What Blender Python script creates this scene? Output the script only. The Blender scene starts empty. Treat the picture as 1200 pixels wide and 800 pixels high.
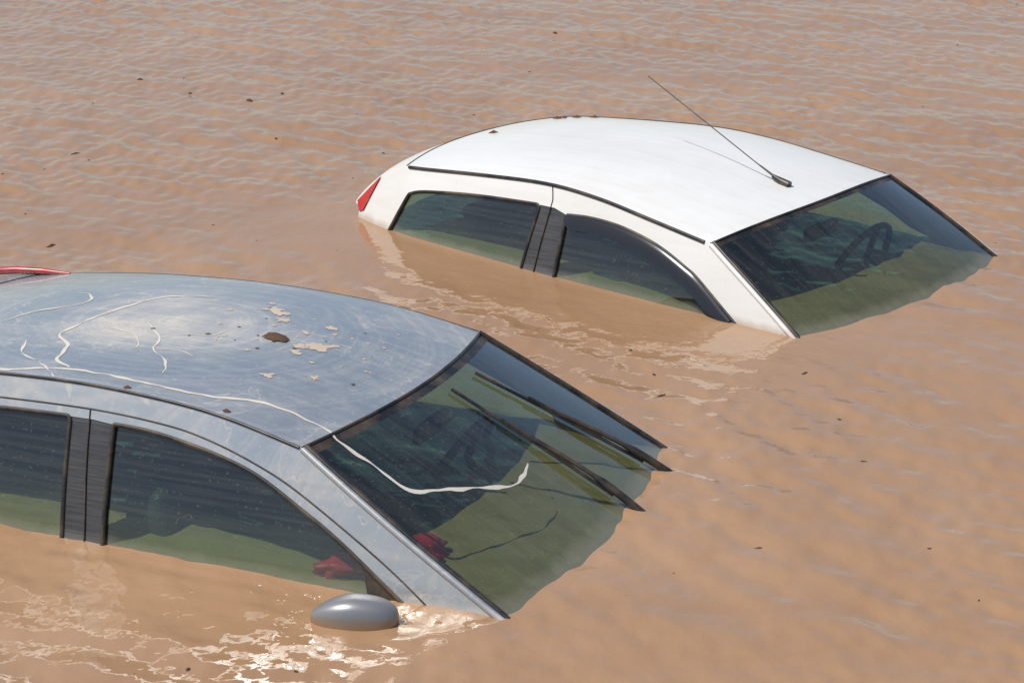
import bpy, bmesh, math, random
import numpy as np
from mathutils import Vector, Matrix, geometry
from mathutils import noise as mn
from mathutils.bvhtree import BVHTree
from mathutils.kdtree import KDTree
random.seed(7)
scene=bpy.context.scene
COL=scene.collection
# ---------------------------------------------------------------- materials
def newmat(name):
    m=bpy.data.materials.new(name); m.use_nodes=True
    nt=m.node_tree; nt.nodes.clear()
    return m,nt,nt.nodes,nt.links
def N(nodes,typ,**kw):
    n=nodes.new(typ)
    for k,v in kw.items(): setattr(n,k,v)
    return n
def coords(nodes,links,scale=(1,1,1),rot=(0,0,0),loc=(0,0,0)):
    tc=N(nodes,'ShaderNodeTexCoord'); mp=N(nodes,'ShaderNodeMapping')
    mp.inputs['Scale'].default_value=scale; mp.inputs['Rotation'].default_value=rot; mp.inputs['Location'].default_value=loc
    links.new(tc.outputs['Object'],mp.inputs['Vector']); return mp.outputs['Vector']
def noise(nodes,links,vec,scale,detail=4,rough=.55,dist=0):
    n=N(nodes,'ShaderNodeTexNoise'); n.inputs['Scale'].default_value=scale; n.inputs['Detail'].default_value=detail
    n.inputs['Roughness'].default_value=rough; n.inputs['Distortion'].default_value=dist
    links.new(vec,n.inputs['Vector']); return n.outputs['Fac']
def ramp(nodes,links,fac,stops):
    r=N(nodes,'ShaderNodeValToRGB'); cr=r.color_ramp
    cr.elements[0].position=stops[0][0]; cr.elements[0].color=stops[0][1]
    cr.elements[1].position=stops[-1][0]; cr.elements[1].color=stops[-1][1]
    for p,c in stops[1:-1]:
        e=cr.elements.new(p); e.color=c
    links.new(fac,r.inputs['Fac']); return r.outputs['Color']
def g(v): return (v,v,v,1)
def math_(nodes,links,op,a,b=None,clamp=False):
    n=N(nodes,'ShaderNodeMath',operation=op,use_clamp=clamp)
    for i,x in enumerate((a,b)):
        if x is None: continue
        if isinstance(x,(int,float)): n.inputs[i].default_value=x
        else: links.new(x,n.inputs[i])
    return n.outputs[0]
def mixc(nodes,links,f,a,b):
    n=N(nodes,'ShaderNodeMix',data_type='RGBA')
    for s,x in ((0,f),(6,a),(7,b)):
        if isinstance(x,(int,float,tuple)): n.inputs[s].default_value=x
        else: links.new(x,n.inputs[s])
    return n.outputs[2]
MUD=(.40,.27,.165,1)
def tide(n,l,v,amt):
    """wet silt band just above the water surface"""
    ge=N(n,'ShaderNodeNewGeometry'); sp=N(n,'ShaderNodeSeparateXYZ'); l.new(ge.outputs['Position'],sp.inputs[0])
    zz=math_(n,l,'ADD',sp.outputs[2],math_(n,l,'MULTIPLY',noise(n,l,v,14,3,.6),-.03))
    mr=N(n,'ShaderNodeMapRange'); l.new(zz,mr.inputs[0]); mr.inputs[1].default_value=.018; mr.inputs[2].default_value=-.012
    return math_(n,l,'MULTIPLY',mr.outputs[0],amt)
def simple(name,col,rough=.5,metal=0,spec=.5,dirt=.0):
    m,nt,n,l=newmat(name)
    b=N(n,'ShaderNodeBsdfPrincipled'); o=N(n,'ShaderNodeOutputMaterial')
    if dirt>0:
        v=coords(n,l); f=noise(n,l,v,9,5,.65)
        f=ramp(n,l,f,[(.42,g(0)),(.72,g(1))])
        f=math_(n,l,'MULTIPLY',f,dirt)
        c=mixc(n,l,f,(*col,1),MUD)
        l.new(c,b.inputs['Base Color'])
    else: b.inputs['Base Color'].default_value=(*col,1)
    b.inputs['Roughness'].default_value=rough; b.inputs['Metallic'].default_value=metal
    b.inputs['Specular IOR Level'].default_value=spec
    l.new(b.outputs[0],o.inputs[0]); return m
black=simple('black_trim',(.014,.014,.016),.38,dirt=.25)
rubber=simple('rubber',(.012,.012,.013),.55,dirt=.3)
fabric=simple('seat_fabric',(.035,.037,.04),.9)
lining=simple('cabin_lining',(.10,.10,.095),.9)
redlens=simple('red_lens',(.50,.012,.02),.12,dirt=.15)
lamp_top=simple('lamp_red_dusty',(.38,.03,.04),.3,dirt=.35)
redcloth=simple('red_cloth',(.60,.01,.04),.5,dirt=.05)
mudm=simple('dried_mud',(.62,.58,.51),.9,dirt=.3)
flake=simple('dried_mud_flake',(.50,.42,.34),.9,dirt=.3)
leafm=simple('dead_leaf',(.09,.045,.022),.8)
debm=simple('debris_mat',(.06,.035,.02),.85)
def pillarmat():
    m,nt,n,l=newmat('pillar_tape')
    b=N(n,'ShaderNodeBsdfPrincipled'); o=N(n,'ShaderNodeOutputMaterial')
    v=coords(n,l,(6,6,220),(0,.05,0)); f=noise(n,l,v,1.0,3,.6)
    f=ramp(n,l,f,[(.40,g(0)),(.70,g(1))]); f=math_(n,l,'MULTIPLY',f,.30)
    v2=coords(n,l); f2=math_(n,l,'MULTIPLY',noise(n,l,v2,6,3,.6),.25)
    f=math_(n,l,'ADD',f,f2)
    f=math_(n,l,'ADD',f,tide(n,l,v2,.5),True)
    c=mixc(n,l,f,(.022,.023,.027,1),(.17,.16,.15,1))
    l.new(c,b.inputs['Base Color']); b.inputs['Roughness'].default_value=.4
    l.new(b.outputs[0],o.inputs[0]); return m
pillar=pillarmat()
def whitepaint():
    m,nt,n,l=newmat('white_paint')
    b=N(n,'ShaderNodeBsdfPrincipled'); o=N(n,'ShaderNodeOutputMaterial')
    v=coords(n,l); f=noise(n,l,v,2.3,6,.62)
    f=ramp(n,l,f,[(.40,g(0)),(.8,g(1))])
    v2=coords(n,l,(1.2,26,26)); s=noise(n,l,v2,1.0,4,.6); s=ramp(n,l,s,[(.45,g(0)),(.8,g(1))])
    f=math_(n,l,'ADD',math_(n,l,'MULTIPLY',f,.15),math_(n,l,'MULTIPLY',s,.12))
    f=math_(n,l,'ADD',f,tide(n,l,v,.55))
    sk=ramp(n,l,noise(n,l,v,70,2,.5),[(.70,g(0)),(.74,g(1))])
    f=math_(n,l,'ADD',f,math_(n,l,'MULTIPLY',sk,.25),True)
    c=mixc(n,l,f,(.77,.76,.725,1),MUD)
    l.new(c,b.inputs['Base Color']); b.inputs['Roughness'].default_value=.34
    b.inputs['Coat Weight'].default_value=.2; b.inputs['Coat Roughness'].default_value=.12
    l.new(b.outputs[0],o.inputs[0]); return m
white=whitepaint()
def silverpaint():
    m,nt,n,l=newmat('silver_paint')
    b=N(n,'ShaderNodeBsdfPrincipled'); o=N(n,'ShaderNodeOutputMaterial')
    v=coords(n,l)
    big=noise(n,l,v,1.7,5,.62,.6)
    vv=coords(n,l,(.9,1.1,0)); vd=N(n,'ShaderNodeVectorMath',operation='DISTANCE'); l.new(vv,vd.inputs[0]); vd.inputs[1].default_value=(-.80*.9,.02*1.1,0)
    pd=N(n,'ShaderNodeMapRange',interpolation_type='SMOOTHSTEP'); l.new(vd.outputs['Value'],pd.inputs[0]); pd.inputs[1].default_value=.50; pd.inputs[2].default_value=.0
    pud=math_(n,l,'MULTIPLY',pd.outputs[0],ramp(n,l,big,[(.25,g(.45)),(.6,g(1))]))
    vs=coords(n,l,(2.2,34,8),(0,0,.16)); st=ramp(n,l,noise(n,l,vs,1.0,4,.65,.5),[(.46,g(0)),(.68,g(1))])
    # curved wipe marks left by the receding flood
    ds=math_(n,l,'ADD',vd.outputs['Value'],math_(n,l,'MULTIPLY',big,.10))
    cx=N(n,'ShaderNodeCombineXYZ'); l.new(math_(n,l,'MULTIPLY',ds,38.0),cx.inputs[0]); l.new(math_(n,l,'MULTIPLY',big,3.0),cx.inputs[1])
    arc=ramp(n,l,noise(n,l,cx.outputs[0],1.0,4,.65),[(.48,g(0)),(.66,g(1))])
    f=math_(n,l,'ADD',math_(n,l,'MULTIPLY',pud,.78),math_(n,l,'MULTIPLY',st,.14))
    f=math_(n,l,'ADD',f,math_(n,l,'MULTIPLY',arc,.18))
    f=math_(n,l,'ADD',f,math_(n,l,'MULTIPLY',ramp(n,l,big,[(.40,g(0)),(.75,g(1))]),.36))
    rim=N(n,'ShaderNodeMath',operation='COMPARE'); l.new(big,rim.inputs[0]); rim.inputs[1].default_value=.52; rim.inputs[2].default_value=.004
    f=math_(n,l,'ADD',f,math_(n,l,'MULTIPLY',rim.outputs[0],.22))
    fn=ramp(n,l,noise(n,l,v,22,5,.7),[(.52,g(0)),(.68,g(1))])
    f=math_(n,l,'ADD',f,math_(n,l,'MULTIPLY',fn,.14))
    f=math_(n,l,'ADD',f,tide(n,l,v,.5))
    sk=ramp(n,l,noise(n,l,v,85,2,.5),[(.68,g(0)),(.72,g(1))])
    f=math_(n,l,'ADD',f,math_(n,l,'MULTIPLY',sk,.3),True)
    c=mixc(n,l,f,(.41,.44,.46,1),(.55,.50,.44,1))
    l.new(c,b.inputs['Base Color'])
    l.new(math_(n,l,'SUBTRACT',.6,math_(n,l,'MULTIPLY',f,.6),True),b.inputs['Metallic'])
    l.new(math_(n,l,'ADD',.28,math_(n,l,'MULTIPLY',f,.45),True),b.inputs['Roughness'])
    l.new(math_(n,l,'SUBTRACT',.6,math_(n,l,'MULTIPLY',f,.6),True),b.inputs['Coat Weight']); b.inputs['Coat Roughness'].default_value=.06
    l.new(b.outputs[0],o.inputs[0]); return m
silver=silverpaint()
def housing():
    m,nt,n,l=newmat('mirror_paint')
    b=N(n,'ShaderNodeBsdfPrincipled'); o=N(n,'ShaderNodeOutputMaterial'); v=coords(n,l)
    f=math_(n,l,'ADD',math_(n,l,'MULTIPLY',noise(n,l,v,3,4,.6),.3),tide(n,l,v,.8),True)
    l.new(mixc(n,l,f,(.24,.26,.285,1),MUD),b.inputs['Base Color']); b.inputs['Roughness'].default_value=.36; b.inputs['Metallic'].default_value=.4
    l.new(b.outputs[0],o.inputs[0]); return m
mirpaint=housing()
def glassmat(name,tint,dust,refl=1.8,axis=(2,2,80)):
    m,nt,n,l=newmat(name)
    o=N(n,'ShaderNodeOutputMaterial')
    tr=N(n,'ShaderNodeBsdfTransparent'); tr.inputs[0].default_value=(*tint,1)
    gl=N(n,'ShaderNodeBsdfGlossy'); gl.inputs['Roughness'].default_value=.012; gl.inputs[0].default_value=(1,1,1,1)
    ge=N(n,'ShaderNodeNewGeometry'); dt=N(n,'ShaderNodeVectorMath',operation='DOT_PRODUCT'); l.new(ge.outputs['Normal'],dt.inputs[0]); l.new(ge.outputs['Incoming'],dt.inputs[1])
    c=math_(n,l,'ABSOLUTE',dt.outputs['Value']); c=math_(n,l,'POWER',math_(n,l,'SUBTRACT',1.0,c,True),5.0)
    f=math_(n,l,'MULTIPLY',math_(n,l,'ADD',.043,math_(n,l,'MULTIPLY',c,.957)),refl,True)
    mx=N(n,'ShaderNodeMixShader'); l.new(f,mx.inputs[0]); l.new(tr.outputs[0],mx.inputs[1]); l.new(gl.outputs[0],mx.inputs[2])
    df=N(n,'ShaderNodeBsdfDiffuse'); df.inputs[0].default_value=(.36,.34,.28,1)
    v=coords(n,l,axis); s=ramp(n,l,noise(n,l,v,1.0,4,.65),[(.42,g(0)),(.8,g(1))])
    v2=coords(n,l); b=ramp(n,l,noise(n,l,v2,3.5,4,.6),[(.35,g(0)),(.75,g(1))])
    sk=ramp(n,l,noise(n,l,v2,110,0,.5),[(.74,g(0)),(.78,g(1))])
    d=math_(n,l,'ADD',math_(n,l,'MULTIPLY',s,dust*2.4),math_(n,l,'MULTIPLY',b,dust*.9))
    d=math_(n,l,'ADD',d,tide(n,l,v2,.30))
    d=math_(n,l,'ADD',d,math_(n,l,'MULTIPLY',sk,.12),True)
    m2=N(n,'ShaderNodeMixShader'); l.new(d,m2.inputs[0]); l.new(mx.outputs[0],m2.inputs[1]); l.new(df.outputs[0],m2.inputs[2])
    l.new(m2.outputs[0],o.inputs[0]); return m
glass=glassmat('side_glass_mat',(.49,.69,.56),.038,1.8)
wsglass=glassmat('windshield_glass_mat',(.50,.66,.52),.038,2.1,(3,60,3))
def visormat():
    m,nt,n,l=newmat('smoked_acrylic')
    o=N(n,'ShaderNodeOutputMaterial'); tr=N(n,'ShaderNodeBsdfTransparent'); tr.inputs[0].default_value=(.08,.09,.11,1)
    b=N(n,'ShaderNodeBsdfPrincipled'); b.inputs['Base Color'].default_value=(.035,.038,.048,1); b.inputs['Roughness'].default_value=.2
    mx=N(n,'ShaderNodeMixShader'); mx.inputs[0].default_value=.65
    l.new(tr.outputs[0],mx.inputs[1]); l.new(b.outputs[0],mx.inputs[2]); l.new(mx.outputs[0],o.inputs[0]); return m
visor=visormat()
def watermat():
    m,nt,n,l=newmat('muddy_water')
    o=N(n,'ShaderNodeOutputMaterial'); b=N(n,'ShaderNodeBsdfPrincipled')
    v=coords(n,l)
    c2=noise(n,l,v,.7,5,.6,1.0)
    c=mixc(n,l,ramp(n,l,c2,[(.32,g(0)),(.70,g(1))]),(.335,.192,.100,1),(.390,.238,.136,1))
    l.new(c,b.inputs['Base Color']); b.inputs['Roughness'].default_value=.035; b.inputs['IOR'].default_value=1.42
    h3=noise(n,l,coords(n,l,(1.3,1,1)),26,1,.5,.3)
    bp=N(n,'ShaderNodeBump'); bp.inputs['Strength'].default_value=1; bp.inputs['Distance'].default_value=.0016
    l.new(h3,bp.inputs['Height']); l.new(bp.outputs[0],b.inputs['Normal'])
    l.new(b.outputs[0],o.inputs[0]); return m
water_m=watermat()
# ---------------------------------------------------------------- helpers
def mesh_obj(name,verts,faces,mats,parent=None,fm=None,smooth=True,normals=None):
    me=bpy.data.meshes.new(name); me.from_pydata([tuple(v) for v in verts],[],[tuple(f) for f in faces])
    if not isinstance(mats,(list,tuple)): mats=[mats]
    for m in mats: me.materials.append(m)
    if fm:
        for p,i in zip(me.polygons,fm): p.material_index=i
    if smooth:
        for p in me.polygons: p.use_smooth=True
    me.update()
    if normals: me.normals_split_custom_set_from_vertices([tuple(n) for n in normals])
    ob=bpy.data.objects.new(name,me); COL.objects.link(ob)
    if parent: ob.parent=parent
    return ob
def tube(name,pts,r,mat,parent,cyclic=False,flat=None):
    cu=bpy.data.curves.new(name,'CURVE'); cu.dimensions='3D'; cu.bevel_depth=r; cu.bevel_resolution=2
    sp=cu.splines.new('POLY'); sp.points.add(len(pts)-1)
    for p,q in zip(sp.points,pts):
        p.co=(*q[:3],1)
        p.radius=q[3] if len(q)>3 else 1
    sp.use_cyclic_u=cyclic; cu.use_fill_caps=True
    ob=bpy.data.objects.new(name,cu); cu.materials.append(mat); COL.objects.link(ob); ob.parent=parent
    return ob
def crv(pts,n=8):
    out=[]
    P=[pts[0]]+list(pts)+[pts[-1]]
    for i in range(1,len(P)-2):
        p0,p1,p2,p3=[Vector(q) for q in P[i-1:i+3]]
        for k in range(n):
            t=k/n
            out.append(tuple(.5*((2*p1)+(p2-p0)*t+(2*p0-5*p1+4*p2-p3)*t*t+(3*p1-p0-3*p2+p3)*t**3)))
    out.append(tuple(pts[-1])); return out
def rnd(poly,r,ang=25):
    out=[];n=len(poly)
    for i in range(n):
        a,b,c=Vector(poly[i-1]),Vector(poly[i]),Vector(poly[(i+1)%n])
        u=(a-b);w=(c-b)
        if u.length<1e-6 or w.length<1e-6: continue
        if u.angle(-w)>math.radians(ang):
            ru=min(r,u.length*.45); rw=min(r,w.length*.45)
            p=b+u.normalized()*ru;q=b+w.normalized()*rw
            for k in range(6):
                t=k/5; out.append(tuple(p*(1-t)**2+b*2*t*(1-t)+q*t*t))
        else: out.append(tuple(b))
    return out
def dens(poly,d,closed=True):
    out=[];n=len(poly)
    for i in range(n if closed else n-1):
        a,b=Vector(poly[i]),Vector(poly[(i+1)%n]); k=max(1,int((b-a).length/d))
        for j in range(k): out.append(tuple(a.lerp(b,j/k)))
    if not closed: out.append(tuple(poly[-1]))
    return out
def inside(p,poly):
    x,y=p;c=False;n=len(poly);j=n-1
    for i in range(n):
        xi,yi=poly[i];xj,yj=poly[j]
        if (yi>y)!=(yj>y) and x<(xj-xi)*(y-yi)/(yj-yi)+xi: c=not c
        j=i
    return c
def lerpc(pts,x):
    if x<=pts[0][0]: return pts[0][1]
    for a,b in zip(pts,pts[1:]):
        if x<=b[0]:
            return a[1]+(b[1]-a[1])*(x-a[0])/(b[0]-a[0]+1e-12)
    return pts[-1][1]
# ---------------------------------------------------------------- car builder
class Car: pass
def build_car(name,loc,rot,S,paint):
    C=Car()
    e=bpy.data.objects.new(name,None); COL.objects.link(e); e.location=loc; e.rotation_euler=rot
    C.e=e
    def Yh(x,z):
        y=.725-.02*(x+.6)**2-.25*z-.25*z*z
        if x<-1.45: y-=.28*(x+1.45)**2
        return y
    C.Yh=Yh
    rail=crv(S['rail'],10)
    acor=crv(S['acor'],6)
    rear=crv(S['rear'],6)
    xr0=S['rail'][0][0]
    zb=S['acor'][-1][1]
    outer=rail+acor[1:]+[(S['rear'][-1][0],zb-.0)]+rear[::-1][:-1]
    outer=[outer[i] for i in range(len(outer)) if (Vector(outer[i])-Vector(outer[i-1])).length>1e-4]
    regs=S['regions']
    loops=[dens(outer,.03)]+[dens(r[1],.03) for r in regs]
    V=[];E=[]
    for L in loops:
        b=len(V)
        for p in L: V.append(Vector(p))
        n=len(L); E+= [(b+i,b+(i+1)%n) for i in range(n)]
    xs0=min(p[0] for p in outer);xs1=max(p[0] for p in outer);zs0=min(p[1] for p in outer);zs1=max(p[1] for p in outer)
    kd=KDTree(len(V))
    for i,p in enumerate(V): kd.insert((p.x,p.y,0),i)
    kd.balance()
    x=xs0
    G=[]
    while x<xs1:
        z=zs0
        while z<zs1:
            if inside((x,z),outer):
                if kd.find((x,z,0))[2]>.018: G.append(Vector((x,z)))
            z+=.03
        x+=.03
    V+=G
    r=geometry.delaunay_2d_cdt(V,E,[],0,1e-5)
    vs,fs=r[0],r[2]
    groups={}
    for f in fs:
        c=sum((vs[i] for i in f),Vector((0,0)))/3
        if not inside(c,outer): continue
        mat='paint'
        for rg in regs:
            if inside(c,rg[1]): mat=rg[0]; break
        groups.setdefault(mat,[]).append(list(f))
    mats={'paint':paint,'glass':glass,'pillar':pillar,'black':black,'red':redlens}
    inset={'paint':0,'glass':.010,'pillar':.003,'black':.005,'red':-.006}
    def sidemesh(nm,fl,ins,sgn,mt,flip=False):
        used={};vv=[];ff=[];nn_=[]
        for f in fl:
            g_=[]
            for i in f:
                if i not in used:
                    used[i]=len(vv); p=vs[i]; vv.append((p.x,sgn*(Yh(p.x,p.y)-ins),p.y))
                    dx=(Yh(p.x+.01,p.y)-Yh(p.x-.01,p.y))/.02; dz=(Yh(p.x,p.y+.01)-Yh(p.x,p.y-.01))/.02
                    n_=Vector((-dx,sgn*1.0,-dz)).normalized(); nn_.append(-n_ if flip else n_)
                g_.append(used[i])
            a,b,c=[Vector(vv[k]) for k in g_]
            nn=(b-a).cross(c-a)
            if (nn.y*sgn<0)!=flip: g_=g_[::-1]
            ff.append(g_)
        return mesh_obj(nm,vv,ff,[mt],e,normals=nn_)
    for sgn,sn in ((-1,'right'),(1,'left')):
        for mt,fl in groups.items():
            sidemesh('%s_side_%s'%(mt,sn),fl,inset[mt],sgn,mats[mt])
        opaque=[f for k in ('paint','pillar','black','red') for f in groups.get(k,[])]
        sidemesh('door_lining_%s'%sn,opaque,.026,sgn,lining,True)
        def on(p,off=0): return (p[0],sgn*(Yh(p[0],p[1])+off),p[1])
        for rg in regs:
            if rg[0]=='glass':
                tube('window_seal',[on(p,-.003) for p in dens(rg[1],.03)],S.get('seal',.0075),rubber,e,True)
        for gp in S['gaps']:
            tube('door_gap',[on(p,.0003) for p in dens(crv(gp,6),.03,False)],.0026,rubber,e)
        tube('roof_drip_moulding',[on((p[0],p[1]-.002),.001) for p in dens(crv(S['drip'],10),.03,False)],S.get('dripr',.0075),black,e)
    # roof
    cr=S['crown'];bf=S['bf'];br=S['br']
    NT,NS=40,56
    def prof(t): return 1-abs(t)**2.6
    def roofP(s,t):
        xc=xr0*(1-s); z=lerpc(rail,xc)
        x=(xr0-br*(1-t*t))*(1-s)+(bf*(1-t*t))*s
        return Vector((x,t*Yh(xc,z),z+cr*prof(t)*(.55+.45*min(1,s*6))*(.75+.25*min(1,(1-s)*4))))
    C.roofP=roofP
    vv=[];ff=[]
    for i in range(NS+1):
        for j in range(NT+1): vv.append(roofP(i/NS,-1+2*j/NT))
    for i in range(NS):
        for j in range(NT):
            a=i*(NT+1)+j; ff.append((a,a+NT+1,a+NT+2,a+1)[::-1])
    a,b,c=[vv[k] for k in ff[0][:3]]
    if (b-a).cross(c-a).z<0: ff=[f[::-1] for f in ff]
    mesh_obj('roof_panel',vv,ff,[paint],e)
    mesh_obj('headliner',[(p.x,p.y*.97,p.z-.022) for p in vv],[f[::-1] for f in ff],[lining],e)
    tube('hatch_gap',[roofP(0,-1+2*k/30)+Vector((0,0,.0004)) for k in range(31)],.003,rubber,e)
    C.bvhv=list(vv);C.bvhf=list(ff)
    # windshield
    al=[0]
    for p,q in zip(acor,acor[1:]): al.append(al[-1]+(Vector(q)-Vector(p)).length)
    def aP(v):
        s=v*al[-1]
        for k in range(len(acor)-1):
            if s<=al[k+1]+1e-9:
                t=(s-al[k])/(al[k+1]-al[k]); return Vector(acor[k]).lerp(Vector(acor[k+1]),t)
        return Vector(acor[-1])
    bb=S['bb']
    def wsP(v,t):
        p=aP(v); y=t*Yh(p.x,p.y)
        return Vector((p.x+(bf*(1-v)+bb*v)*(1-t*t),y,p.y+cr*.75*prof(t)*(1-v)+.012*math.sin(math.pi*v)*(1-t*t)))
    C.wsP=wsP
    ts=[-1,-.98,-.955]+[-.92+1.84*k/30 for k in range(31)]+[.955,.98,1]
    vr=[0,.018,.035]+[.06+.94*k/24 for k in range(25)]
    vv=[wsP(v,t) for v in vr for t in ts]
    nt_=len(ts);fg=[];fb=[]
    for i in range(len(vr)-1):
        for j in range(nt_-1):
            a=i*nt_+j; f=(a,a+1,a+nt_+1,a+nt_)
            (fb if (j<2 or j>=nt_-3 or i<2) else fg).append(f)
    a,b,c=[vv[k] for k in fg[0][:3]]
    if (b-a).cross(c-a).z<0: fg=[f[::-1] for f in fg];fb=[f[::-1] for f in fb]
    mesh_obj('windshield',vv,fg,wsglass,e); mesh_obj('windshield_frit_band',vv,fb,black,e)
    n0=len(C.bvhv); C.bvhv+=vv; C.bvhf+=[tuple(k+n0 for k in f) for f in fg+fb]
    for sgn in(-1,1):
        tube('windshield_side_trim',[wsP(k/24,sgn*.980)+Vector((0,0,.003)) for k in range(25)],.008,black,e)
        tube('a_pillar_bead',[wsP(k/24,sgn*1.0)+Vector((0,0,-.004)) for k in range(25)],.010,paint,e)
    tube('windshield_top_trim',[wsP(0,-1+2*k/24)+Vector((0,0,.001)) for k in range(25)],.005,black,e)
    # rear end
    rp=dens(rear,.03,False)
    def rrP(i,t):
        p=rp[i]; y=t*Yh(p[0],p[1]); v=i/(len(rp)-1)
        return Vector((p[0]-(br*(1-t*t)+.03*min(1,v*3)*(1-t**4)),y,p[1]+cr*.55*prof(t)*max(0,1-v*2.5)))
    ts=[-1+2*k/32 for k in range(33)]
    vv=[rrP(i,t) for i in range(len(rp)) for t in ts];ff=[];fm=[]
    for i in range(len(rp)-1):
        for j in range(32):
            a=i*33+j; ff.append((a,a+33,a+34,a+1)); z=rp[i][1];t=abs(ts[j]+1/32)
            k=0
            if S['rglass'][1]<z<S['rglass'][0] and t<.82: k=1
            if S['rlight'][1]<z<S['rlight'][0] and t>.84: k=2
            fm.append(k)
    a,b,c=[vv[k] for k in ff[0][:3]]
    if (b-a).cross(c-a).x>0: ff=[f[::-1] for f in ff]
    mesh_obj('rear_hatch',vv,ff,[paint,glass,redlens],e,fm)
    C.bvh=BVHTree.FromPolygons([tuple(v) for v in C.bvhv],C.bvhf)
    def drop(x,y,off=.001):
        h=C.bvh.ray_cast(Vector((x,y,3)),Vector((0,0,-1)))
        return Vector((x,y,h[0].z+off)) if h[0] else None
    C.drop=drop
    # interior
    def pad(nm,cx,cy,cz,sx,sy,sz,rotY,mat):
        bm=bmesh.new(); bmesh.ops.create_cube(bm,size=1)
        bmesh.ops.bevel(bm,geom=bm.edges[:],offset=.22,segments=4,affect='EDGES',profile=.6)
        me=bpy.data.meshes.new(nm); bm.to_mesh(me); bm.free(); me.materials.append(mat)
        for p in me.polygons: p.use_smooth=True
        ob=bpy.data.objects.new(nm,me); COL.objects.link(ob); ob.parent=e
        ob.location=(cx,cy,cz); ob.scale=(sx,sy,sz); ob.rotation_euler=(0,rotY,0)
    hz=S['hz']
    for y in(-.35,.35):
        pad('front_headrest',-.52,y,hz,.09,.25,.16,-.2,fabric)
        pad('front_seat_back',-.50,y,hz-.36,.16,.48,.56,-.25,fabric)
        pad('rear_headrest',-1.38,y,hz-.04,.09,.25,.13,-.2,fabric)
        for d in(-.05,.05): tube('headrest_post',[(-.50,y+d,hz-.14),(-.52,y+d,hz)],.006,black,e)
    pad('rear_seat_back',-1.36,0,hz-.36,.16,1.22,.52,-.3,fabric)
    pad('dashboard',.42,0,-.19,.5,1.26,.24,.1,black)
    cw=Vector((.02,.35,-.02)); ax=Vector((-.85,0,.5)).normalized(); u=Vector((0,1,0)); w=ax.cross(u)
    tube('steering_wheel_rim',[cw+(u*math.cos(a)+w*math.sin(a))*.185 for a in [k*2*math.pi/32 for k in range(32)]],.014,black,e,True)
    for a in(.2,math.pi-.2,-math.pi/2): tube('steering_wheel_spoke',[cw-ax*.03,cw+(u*math.cos(a)+w*math.sin(a))*.18],.014,black,e)
    mz=wsP(.12,0)
    pad('rear_view_mirror',mz.x-.07,0,mz.z-.07,.025,.22,.06,.1,black)
    tube('rear_view_mirror_stalk',[(mz.x-.05,0,mz.z-.07),(mz.x+.01,0,mz.z-.02)],.008,black,e)
    C.pad=pad
    return C
def ribbon(C,name,pts,w,mat,off=.0012,seed=0):
    q=dens(crv(pts,6),.012,False)
    vv=[];ff=[];k=0
    for i,p in enumerate(q):
        a=Vector(q[max(0,i-1)]);b=Vector(q[min(len(q)-1,i+1)]); d=(b-a)
        if d.length<1e-6: continue
        d.normalize(); n=Vector((-d.y,d.x))
        ww=w*(.65+.9*mn.noise(Vector((p[0]*16,p[1]*16,seed))))*(.4+.6*min(1,i/4,(len(q)-1-i)/4))
        jit=.006*mn.noise(Vector((p[0]*22,p[1]*22,seed+5)))
        c=Vector(p)+n*jit
        l=C.drop(c.x+n.x*ww,c.y+n.y*ww,off);r=C.drop(c.x-n.x*ww,c.y-n.y*ww,off)
        if l is None or r is None: continue
        vv+=[l,r]
        if len(vv)>=4:
            m=len(vv); ff.append((m-4,m-3,m-1,m-2))
    return mesh_obj(name,vv,ff,mat,C.e)
def blob(C,name,x,y,r,mat,off=.0015,seed=0,thick=0,asp=1.3):
    vv=[C.drop(x,y,off+thick)];ff=[];n=22
    for k in range(n):
        a=k*2*math.pi/n; rr=r*(1+1.1*mn.noise(Vector((math.cos(a)*2,math.sin(a)*2,seed*3.1+.5))))
        vv.append(C.drop(x+math.cos(a)*rr*asp,y+math.sin(a)*rr,off))
    for k in range(n): ff.append((0,1+k,1+(k+1)%n))
    if all(v is not None for v in vv): mesh_obj(name,vv,ff,mat,C.e)
# ---- white car
Wf0=crv([(-.712,.303),(-.60,.306),(-.467,.296),(-.34,.272),(-.223,.238),(-.10,.185),(-.02,.142),(.179,.001),(.245,-.05)],5)
wfront=rnd(Wf0+[(-.735,-.05)],.012)
wrear=rnd(crv([(-1.600,.278),(-1.50,.300),(-1.2,.320),(-.857,.325)],5)+[(-.925,-.05),(-1.76,-.05),(-1.69,.12)],.03)
Wp=[(-.857,.325),(-.78,.322),(-.712,.303),(-.735,-.05),(-.925,-.05)]
SW=dict(rail=[(-1.647,.385),(-1.225,.404),(-.852,.410),(-.577,.386),(-.309,.340),(0,.281)],
 acor=[(0,.281),(.234,.131),(.419,.003),(.60,-.13)],
 rear=[(-1.647,.385),(-1.80,.332),(-1.975,.195),(-1.94,.15),(-1.99,-.13)],
 drip=[(-1.63,.384),(-1.225,.402),(-.852,.408),(-.577,.384),(-.309,.338),(-.03,.286)],
 regions=[('glass',wfront),('glass',wrear),('pillar',Wp),('red',[(-1.808,.322),(-1.962,.196),(-1.932,.158),(-1.90,.168)])],
 gaps=[[(-.815,.403),(-.80,.36),(-.80,.32),(-.83,.1),(-.85,-.1)]],
 crown=.048,bf=.07,br=.09,bb=.06,rglass=(.30,.02),rlight=(.29,.13),hz=.20)
cw=build_car('white_hatchback_car',(1.1796,8.7837,-.0133),(.0146,-.0568,-.7185),SW,white)
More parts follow.
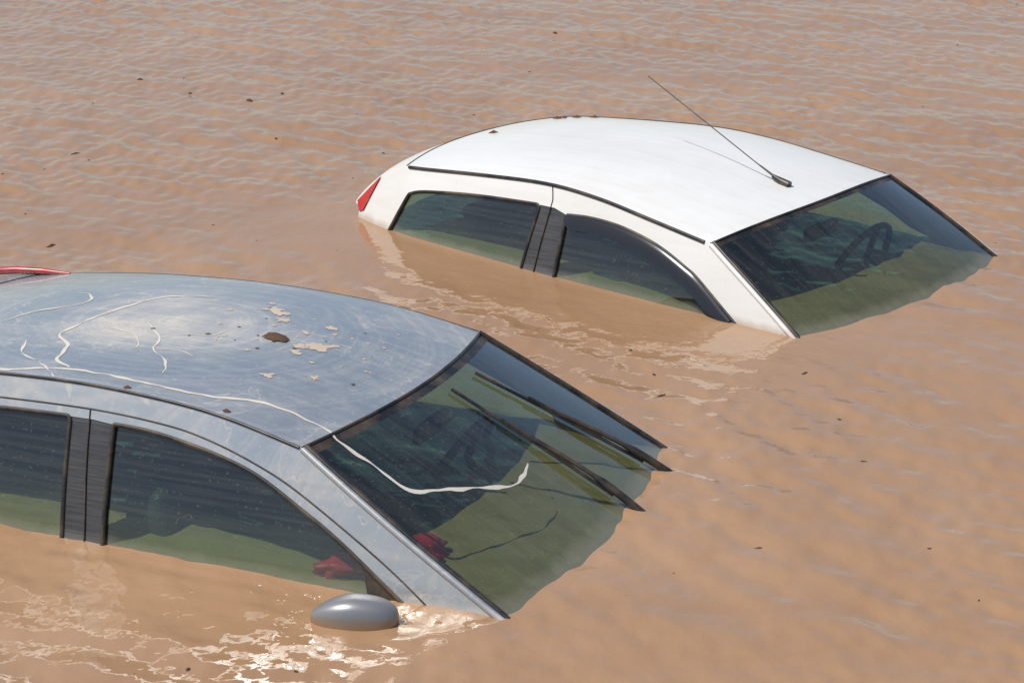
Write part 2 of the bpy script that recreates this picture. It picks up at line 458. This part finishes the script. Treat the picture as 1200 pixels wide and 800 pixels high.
def deflect(C):
    pts=[Vector(p) for p in Wf0 if p[0]<.17]
    for s,sn in((-1,'right'),(1,'left')):
        vv=[];ff=[]
        for i,p in enumerate(pts):
            a=pts[max(0,i-1)];b=pts[min(len(pts)-1,i+1)];d=(b-a).normalized();n=Vector((d.y,-d.x))
            w=.052*min(1,i/3+.35)*min(1,(len(pts)-1-i)/3+.4)
            for k,(f,o) in enumerate(((-.006,.004),(.2,.014),(1,.016))):
                q=p+n*w*f; vv.append((q.x,s*(C.Yh(q.x,q.y)+o),q.y))
            if i:
                m=3*i
                for k in range(2): ff.append((m-3+k,m-2+k,m+1+k,m+k))
        mesh_obj('wind_deflector_'+sn,vv,ff,visor,C.e)
deflect(cw)
# ---- silver car
Sf=crv([(-.617,.341),(-.52,.339),(-.42,.329),(-.27,.304),(-.129,.266),(.02,.197),(.16,.123),(.356,-.005),(.44,-.06)],5)
sfront=rnd(Sf+[(-.60,-.06)],.01)
srear=rnd(crv([(-1.50,.20),(-1.40,.27),(-1.25,.315),(-1.012,.337),(-.766,.345)],5)+[(-.738,-.06),(-1.60,-.06)],.02)
Sp=[(-.766,.345),(-.69,.346),(-.617,.341),(-.60,-.06),(-.738,-.06)]
SS=dict(rail=[(-1.68,.370),(-1.30,.415),(-1.036,.434),(-.734,.441),(-.441,.428),(-.241,.405),(0,.355)],
 acor=[(0,.355),(.335,.169),(.642,0),(.86,-.13)],
 rear=[(-1.68,.370),(-1.83,.355),(-1.97,.31),(-2.10,.16),(-2.14,-.13)],
 drip=[(-1.66,.370),(-1.30,.413),(-1.036,.432),(-.734,.439),(-.441,.426),(-.241,.403),(-.01,.357)],
 regions=[('black',[(.225,.085),(.36,-.01),(.44,-.062),(.27,-.062)]),('glass',sfront),('glass',srear),('pillar',Sp),
   ('red',[(-1.69,.355),(-1.82,.345),(-1.945,.305),(-1.95,.24),(-1.86,.28),(-1.70,.32)])],
 gaps=[[(-1.5,.32),(-1.25,.352),(-1.019,.366),(-.689,.373),(-.45,.362),(-.31,.342),(-.15,.300),(.01,.239),(.267,.104),(.434,-.005),(.52,-.08)],
       [(-.702,.372),(-.690,.25),(-.668,.05),(-.66,-.08)]],
 crown=.016,bf=.08,br=.10,bb=.05,rglass=(.27,.02),rlight=(.34,.22),hz=.22,dripr=.005)
cs=build_car('silver_saloon_car',(-.3444,6.5103,-.0149),(-.022,-.0101,-.4157),SS,silver)
# rear lamp clusters (wrap over the rear corners)
for s in(-1,1):
    pts=[(x,s*(cs.Yh(x,z)-.010),z) for x,z in [(-1.56,.386),(-1.66,.388),(-1.76,.386),(-1.86,.376),(-1.94,.350)]]
    tube('rear_lamp_cluster',[(*p,r) for p,r in zip(pts,(.4,.9,1,1,.6))],.0125,lamp_top,cs.e)
    tube('rear_lamp_edge',[Vector(p)+Vector((0,s*.006,-.011)) for p in pts],.005,black,cs.e)
def wiper(C,a,b):
    A=Vector(a);B=Vector(b)
    pts=[]
    n=20
    for k in range(n+1):
        q=A.lerp(B,k/n); d=C.drop(q.x,q.y,.012)
        pts.append(d if d else Vector((q.x,q.y,-.05)))
    tube('wiper_blade',pts[int(n*.22):],.0055,black,C.e)
    lift=[p+Vector((0,0,.014*math.sin(math.pi*min(1,k/(n*.62)))+.006)) for k,p in enumerate(pts[:int(n*.62)+1])]
    tube('wiper_arm',[(*p,1.0 if k<6 else .6) for k,p in enumerate(lift)],.013,black,C.e)
    tube('wiper_bridge',[p+Vector((0,0,.008)) for p in pts[int(n*.42):int(n*.82)]],.006,black,C.e)
wiper(cs,(.775,.155),(.145,.07)); wiper(cs,(.745,.51),(.138,.257))
def mirror(C,x,y,z,sx,sy,sz,rz):
    bm=bmesh.new(); bmesh.ops.create_uvsphere(bm,u_segments=40,v_segments=28,radius=1)
    for v in bm.verts:
        c=v.co.copy()
        def sp(a,p): return math.copysign(abs(a)**p,a)
        x_=sp(c.x,.8); k=1-.42*max(0,-c.x)**1.3
        v.co=Vector((x_,sp(c.y,.75)*k,sp(c.z,.72)*k-.10*max(0,-c.x)))
    me=bpy.data.meshes.new('mirror_housing'); bm.to_mesh(me); bm.free(); me.materials.append(mirpaint)
    for p in me.polygons: p.use_smooth=True
    ob=bpy.data.objects.new('mirror_housing',me); COL.objects.link(ob); ob.parent=C.e
    ob.location=(x,y,z); ob.scale=(sx,sy,sz); ob.rotation_euler=(0,.06,rz)
    s=-1 if y<0 else 1
    tube('mirror_arm',[(x+.04,y,z-.05),(x+.06,s*.70,z-.05)],.022,black,C.e)
mirror(cs,.295,-.865,.002,.120,.06,.064,.36)
mirror(cs,.295,.865,-.08,.118,.06,.055,-.36)
# antenna
ab=cw.drop(-.125,.03,0)
tube('antenna_base',[(ab.x+.03,ab.y,ab.z,1.1),(ab.x-.01,ab.y,ab.z+.012,1),(ab.x-.05,ab.y,ab.z+.03,.5)],.016,black,cw.e)
tube('antenna_rod',[(ab.x-.03,ab.y,ab.z+.022,2.2),(ab.x-.10,ab.y,ab.z+.06,1.6),(ab.x-.12,ab.y,ab.z+.07,1),(ab.x-.66,ab.y-.01,ab.z+.385,.8)],.0024,black,cw.e)
# red bag floating in the cabin
bm=bmesh.new(); bmesh.ops.create_icosphere(bm,subdivisions=4,radius=1)
for v in bm.verts:
    d=mn.noise(v.co*1.7)*.35+mn.noise(v.co*4)*.15; v.co*=1+d
me=bpy.data.meshes.new('red_bag'); bm.to_mesh(me); bm.free(); me.materials.append(redcloth)
for p in me.polygons:p.use_smooth=True
ob=bpy.data.objects.new('red_bag',me); COL.objects.link(ob); ob.parent=cs.e; ob.location=(.21,-.49,.015); ob.scale=(.20,.07,.055); ob.rotation_euler=(0,0,.83)
# dried mud lines
def mm(l): return [(a/1000,b/1000) for a,b in l]
ribbon(cs,'mud_line',mm([(-1250,-530),(-1046,-550),(-895,-502),(-751,-493),(-539,-503),(-370,-498),(-229,-449),(-106,-445),(9,-467),(60,-487),(142,-480),(213,-489),(285,-473),(335,-384),(393,-279),(450,-164),(445,-73),(428,-8)]),.0075,mudm,seed=1)
ribbon(cs,'mud_line',mm([(-1339,-139),(-1298,-11),(-1197,104),(-1229,200),(-1306,240)]),.006,mudm,seed=2)
ribbon(cs,'mud_line',mm([(-826,315),(-981,251),(-1047,50),(-1065,-114),(-1055,-231),(-973,-306),(-944,-386),(-919,-441),(-849,-481)]),.0075,mudm,seed=3)
ribbon(cs,'mud_line',mm([(-1130,-300),(-1060,-420),(-960,-470),(-850,-560)]),.005,mudm,seed=8)
ribbon(cs,'mud_line',mm([(-874,-19),(-743,-152),(-700,-254),(-614,-326),(-565,-413)]),.0045,mudm,seed=4)
ribbon(cs,'mud_line',mm([(-967,-118),(-840,-146),(-763,-241),(-769,-280)]),.004,mudm,seed=5)
ribbon(cs,'mud_line',mm([(-700,-254),(-640,-230),(-560,-250)]),.003,mudm,seed=6)
ribbon(cs,'mud_line',mm([(-743,-152),(-690,-90),(-610,-60),(-600,20)]),.003,mudm,seed=7)
k=0
for x,y,r in [(-.587,.273,.028),(-.54,.25,.020),(-.50,.19,.017),(-.287,.029,.030),(-.33,.0,.018),(-.322,-.053,.016),(-.25,.07,.010),(-.176,-.198,.012),(-.294,-.27,.016),(-.335,.208,.014),(-.38,.12,.010),(-.30,.16,.008),(-.45,-.12,.008),(-.24,-.10,.007),(-.62,.33,.012),(-.70,.20,.009)]:
    k+=1; blob(cs,'mud_flake',x,y,r,flake,seed=k,thick=.001)
for i in range(45):
    x=random.gauss(-.38,.22);y=random.gauss(.05,.2)
    if -1.4<x<-.03 and abs(y)<.5: blob(cs,'mud_speck',x,y,random.uniform(.0025,.006),random.choice([flake,flake,leafm]),seed=i+40,thick=.0015)
blob(cs,'dead_leaf',-.43,.02,.026,leafm,seed=74,thick=.016,off=.004,asp=1.7)
for x,y in [(-.269,-.552),(-.60,-.553)]: blob(cs,'twig',x,y,.009,leafm,seed=5,thick=.006)
for x,y,r in [(-1.62,.40,.018),(-1.56,.47,.012),(-1.60,.43,.01),(-1.48,.50,.012),(-1.63,-.02,.012)]: blob(cw,'roof_debris',x,y,r,leafm,seed=int(r*1e4),thick=.012)
# ---------------------------------------------------------------- water : one displaced sheet
def axis(lo,hi,step_fn,far):
    a=[lo]
    while a[-1]<hi: a.append(a[-1]+step_fn(a[-1]))
    st=step_fn(hi); r=[];x=a[-1]
    while x<far: st*=1.25; x+=st; r.append(x)
    st=step_fn(lo); l=[];x=lo
    while x>-far: st*=1.25; x-=st; l.append(x)
    return np.array(l[::-1]+a+r)
xs=axis(-3.9,3.9,lambda x:.012,800); ys=axis(4.2,15.6,lambda y:.011+.0012*(y-4.2),800)
X,Y=np.meshgrid(xs,ys)
def wsum(n,l0,l1,th,sd,slope,seed):
    r=np.random.default_rng(seed); H=np.zeros_like(X)
    for i in range(n):
        lam=l0*(l1/l0)**r.random(); k=2*math.pi/lam; a=th+r.normal()*sd
        H+=slope/k*np.cos(k*(X*math.cos(a)+Y*math.sin(a))+r.random()*6.283)
    return H
def patch(l,seed,lo,hi):
    m=wsum(8,l,l*3,0,3,1,seed); m=m/ (m.std()+1e-9); return lo+(hi-lo)/(1+np.exp(-1.6*m))
far=np.clip((Y-6)/6,0,1)
H=wsum(22,.35,1.1,.9,.6,.0085,11)
H+=wsum(40,.13,.32,.55,.6,.019,12)*patch(1.2,21,.60,1.25)*(.85+.35*far)
H+=wsum(40,.06,.13,.30,.8,.019,13)*patch(.9,22,.50,1.25)*(.85+.35*far)
def bodydist(px,py,qx,qy):
    dx,dy=qx-px,qy-py; L=dx*dx+dy*dy
    t=np.clip(((X-px)*dx+(Y-py)*dy)/L,0,1); return np.hypot(X-px-t*dx,Y-py-t*dy),dx*(Y-py)-dy*(X-px),t
from math import cos,sin
def toW(c,x,y):
    a=c.e.rotation_euler[2]; return c.e.location.x+cos(a)*x-sin(a)*y, c.e.location.y+sin(a)*x+cos(a)*y
calm=np.ones_like(X)
for c,x0,x1,w_,am in((cw,-1.9,.35,.60,.90),(cs,-1.6,.4,.25,.25)):
    p=toW(c,x0,-.75);q_=toW(c,x1,-.75); d,side,t=bodydist(*p,*q_)
    calm*=1-am*np.exp(-(d/w_)**2)
    H+=.0011*np.cos(2*math.pi*d/.085)*np.exp(-(d/.30)**2)*(side<0)
edge=1/(1+np.exp((np.abs(X)-4.6)*4))/(1+np.exp((Y-17)*2))/(1+np.exp((3.2-Y)*4))
H=H*calm*edge
me=bpy.data.meshes.new('water'); nx,ny=len(xs),len(ys)
me.vertices.add(nx*ny); me.vertices.foreach_set('co',np.stack([X,Y,H],-1).astype(np.float32).ravel())
ii=(np.arange(ny-1)[:,None]*nx+np.arange(nx-1)[None,:]).ravel()
q=np.stack([ii,ii+1,ii+nx+1,ii+nx],-1).astype(np.int32)
me.loops.add(q.size); me.loops.foreach_set('vertex_index',q.ravel())
me.polygons.add(len(q)); me.polygons.foreach_set('loop_start',(np.arange(len(q))*4).astype(np.int32))
me.polygons.foreach_set('use_smooth',np.ones(len(q),bool)); me.update(calc_edges=True); me.materials.append(water_m)
COL.objects.link(bpy.data.objects.new('water',me))
# floating debris, one mesh
vv=[];ff=[]
spots=[(-1.39,11.88,.017),(-1.92,9.18,.016),(-1.73,12.09,.014),(-.62,10.74,.010),(.51,7.36,.010),(1.03,7.59,.008),(.81,8.16,.010),(1.11,6.76,.008),(.43,7.84,.008),(.26,13.68,.012),(1.09,7.14,.008),(-2.04,12.37,.015),(-1.23,12.05,.013),(-2.1,10.74,.012)]
for i in range(80):
    y=4.8+10*random.random()**1.2; spots.append((random.uniform(-.23,.23)*y,y,random.uniform(.002,.007)))
for x,y,r in spots:
    i0=int(np.searchsorted(xs,x));j0=int(np.searchsorted(ys,y)); z=float(H[j0,i0])
    b=len(vv); a0=random.random()*6; n=7; asp=random.uniform(1.2,2.6)
    vv.append((x,y,z+r*.55))
    for k in range(n):
        a=k*2*math.pi/n; rr=r*random.uniform(.7,1.3); px=math.cos(a)*rr*asp;py=math.sin(a)*rr
        vv.append((x+px*math.cos(a0)-py*math.sin(a0),y+px*math.sin(a0)+py*math.cos(a0),z-.001))
    for k in range(n): ff.append((b,b+1+k,b+1+(k+1)%n))
mesh_obj('floating_debris',vv,ff,debm,smooth=False)
# ---------------------------------------------------------------- camera, light
cam=bpy.data.cameras.new('camera'); co=bpy.data.objects.new('camera',cam); COL.objects.link(co)
co.location=(0,0,2.7017); co.rotation_euler=(math.pi/2-.3282,0,0); cam.sensor_width=36; cam.lens=36*2685.2/1200; cam.clip_end=3000
scene.camera=co
to_sun=Vector((-.95,-.30,0)).normalized(); el=math.radians(60)
ts_=Vector((to_sun.x*math.cos(el),to_sun.y*math.cos(el),math.sin(el)))
sl=bpy.data.lights.new('sun','SUN'); so=bpy.data.objects.new('sun',sl); COL.objects.link(so)
sl.energy=4.0; sl.angle=math.radians(.5); sl.color=(1,.96,.89)
so.rotation_euler=ts_.to_track_quat('Z','Y').to_euler()
w=bpy.data.worlds.new('World'); scene.world=w; w.use_nodes=True
nt=w.node_tree; nt.nodes.clear()
sky=nt.nodes.new('ShaderNodeTexSky'); sky.sky_type='NISHITA'; sky.sun_disc=False; sky.sun_elevation=el; sky.sun_rotation=math.atan2(to_sun.x,to_sun.y)%(2*math.pi)
bg=nt.nodes.new('ShaderNodeBackground'); bg.inputs[1].default_value=.11
ou=nt.nodes.new('ShaderNodeOutputWorld'); nt.links.new(sky.outputs[0],bg.inputs[0]); nt.links.new(bg.outputs[0],ou.inputs[0])
scene.view_settings.view_transform='Standard'; scene.view_settings.look='None'; scene.view_settings.exposure=0
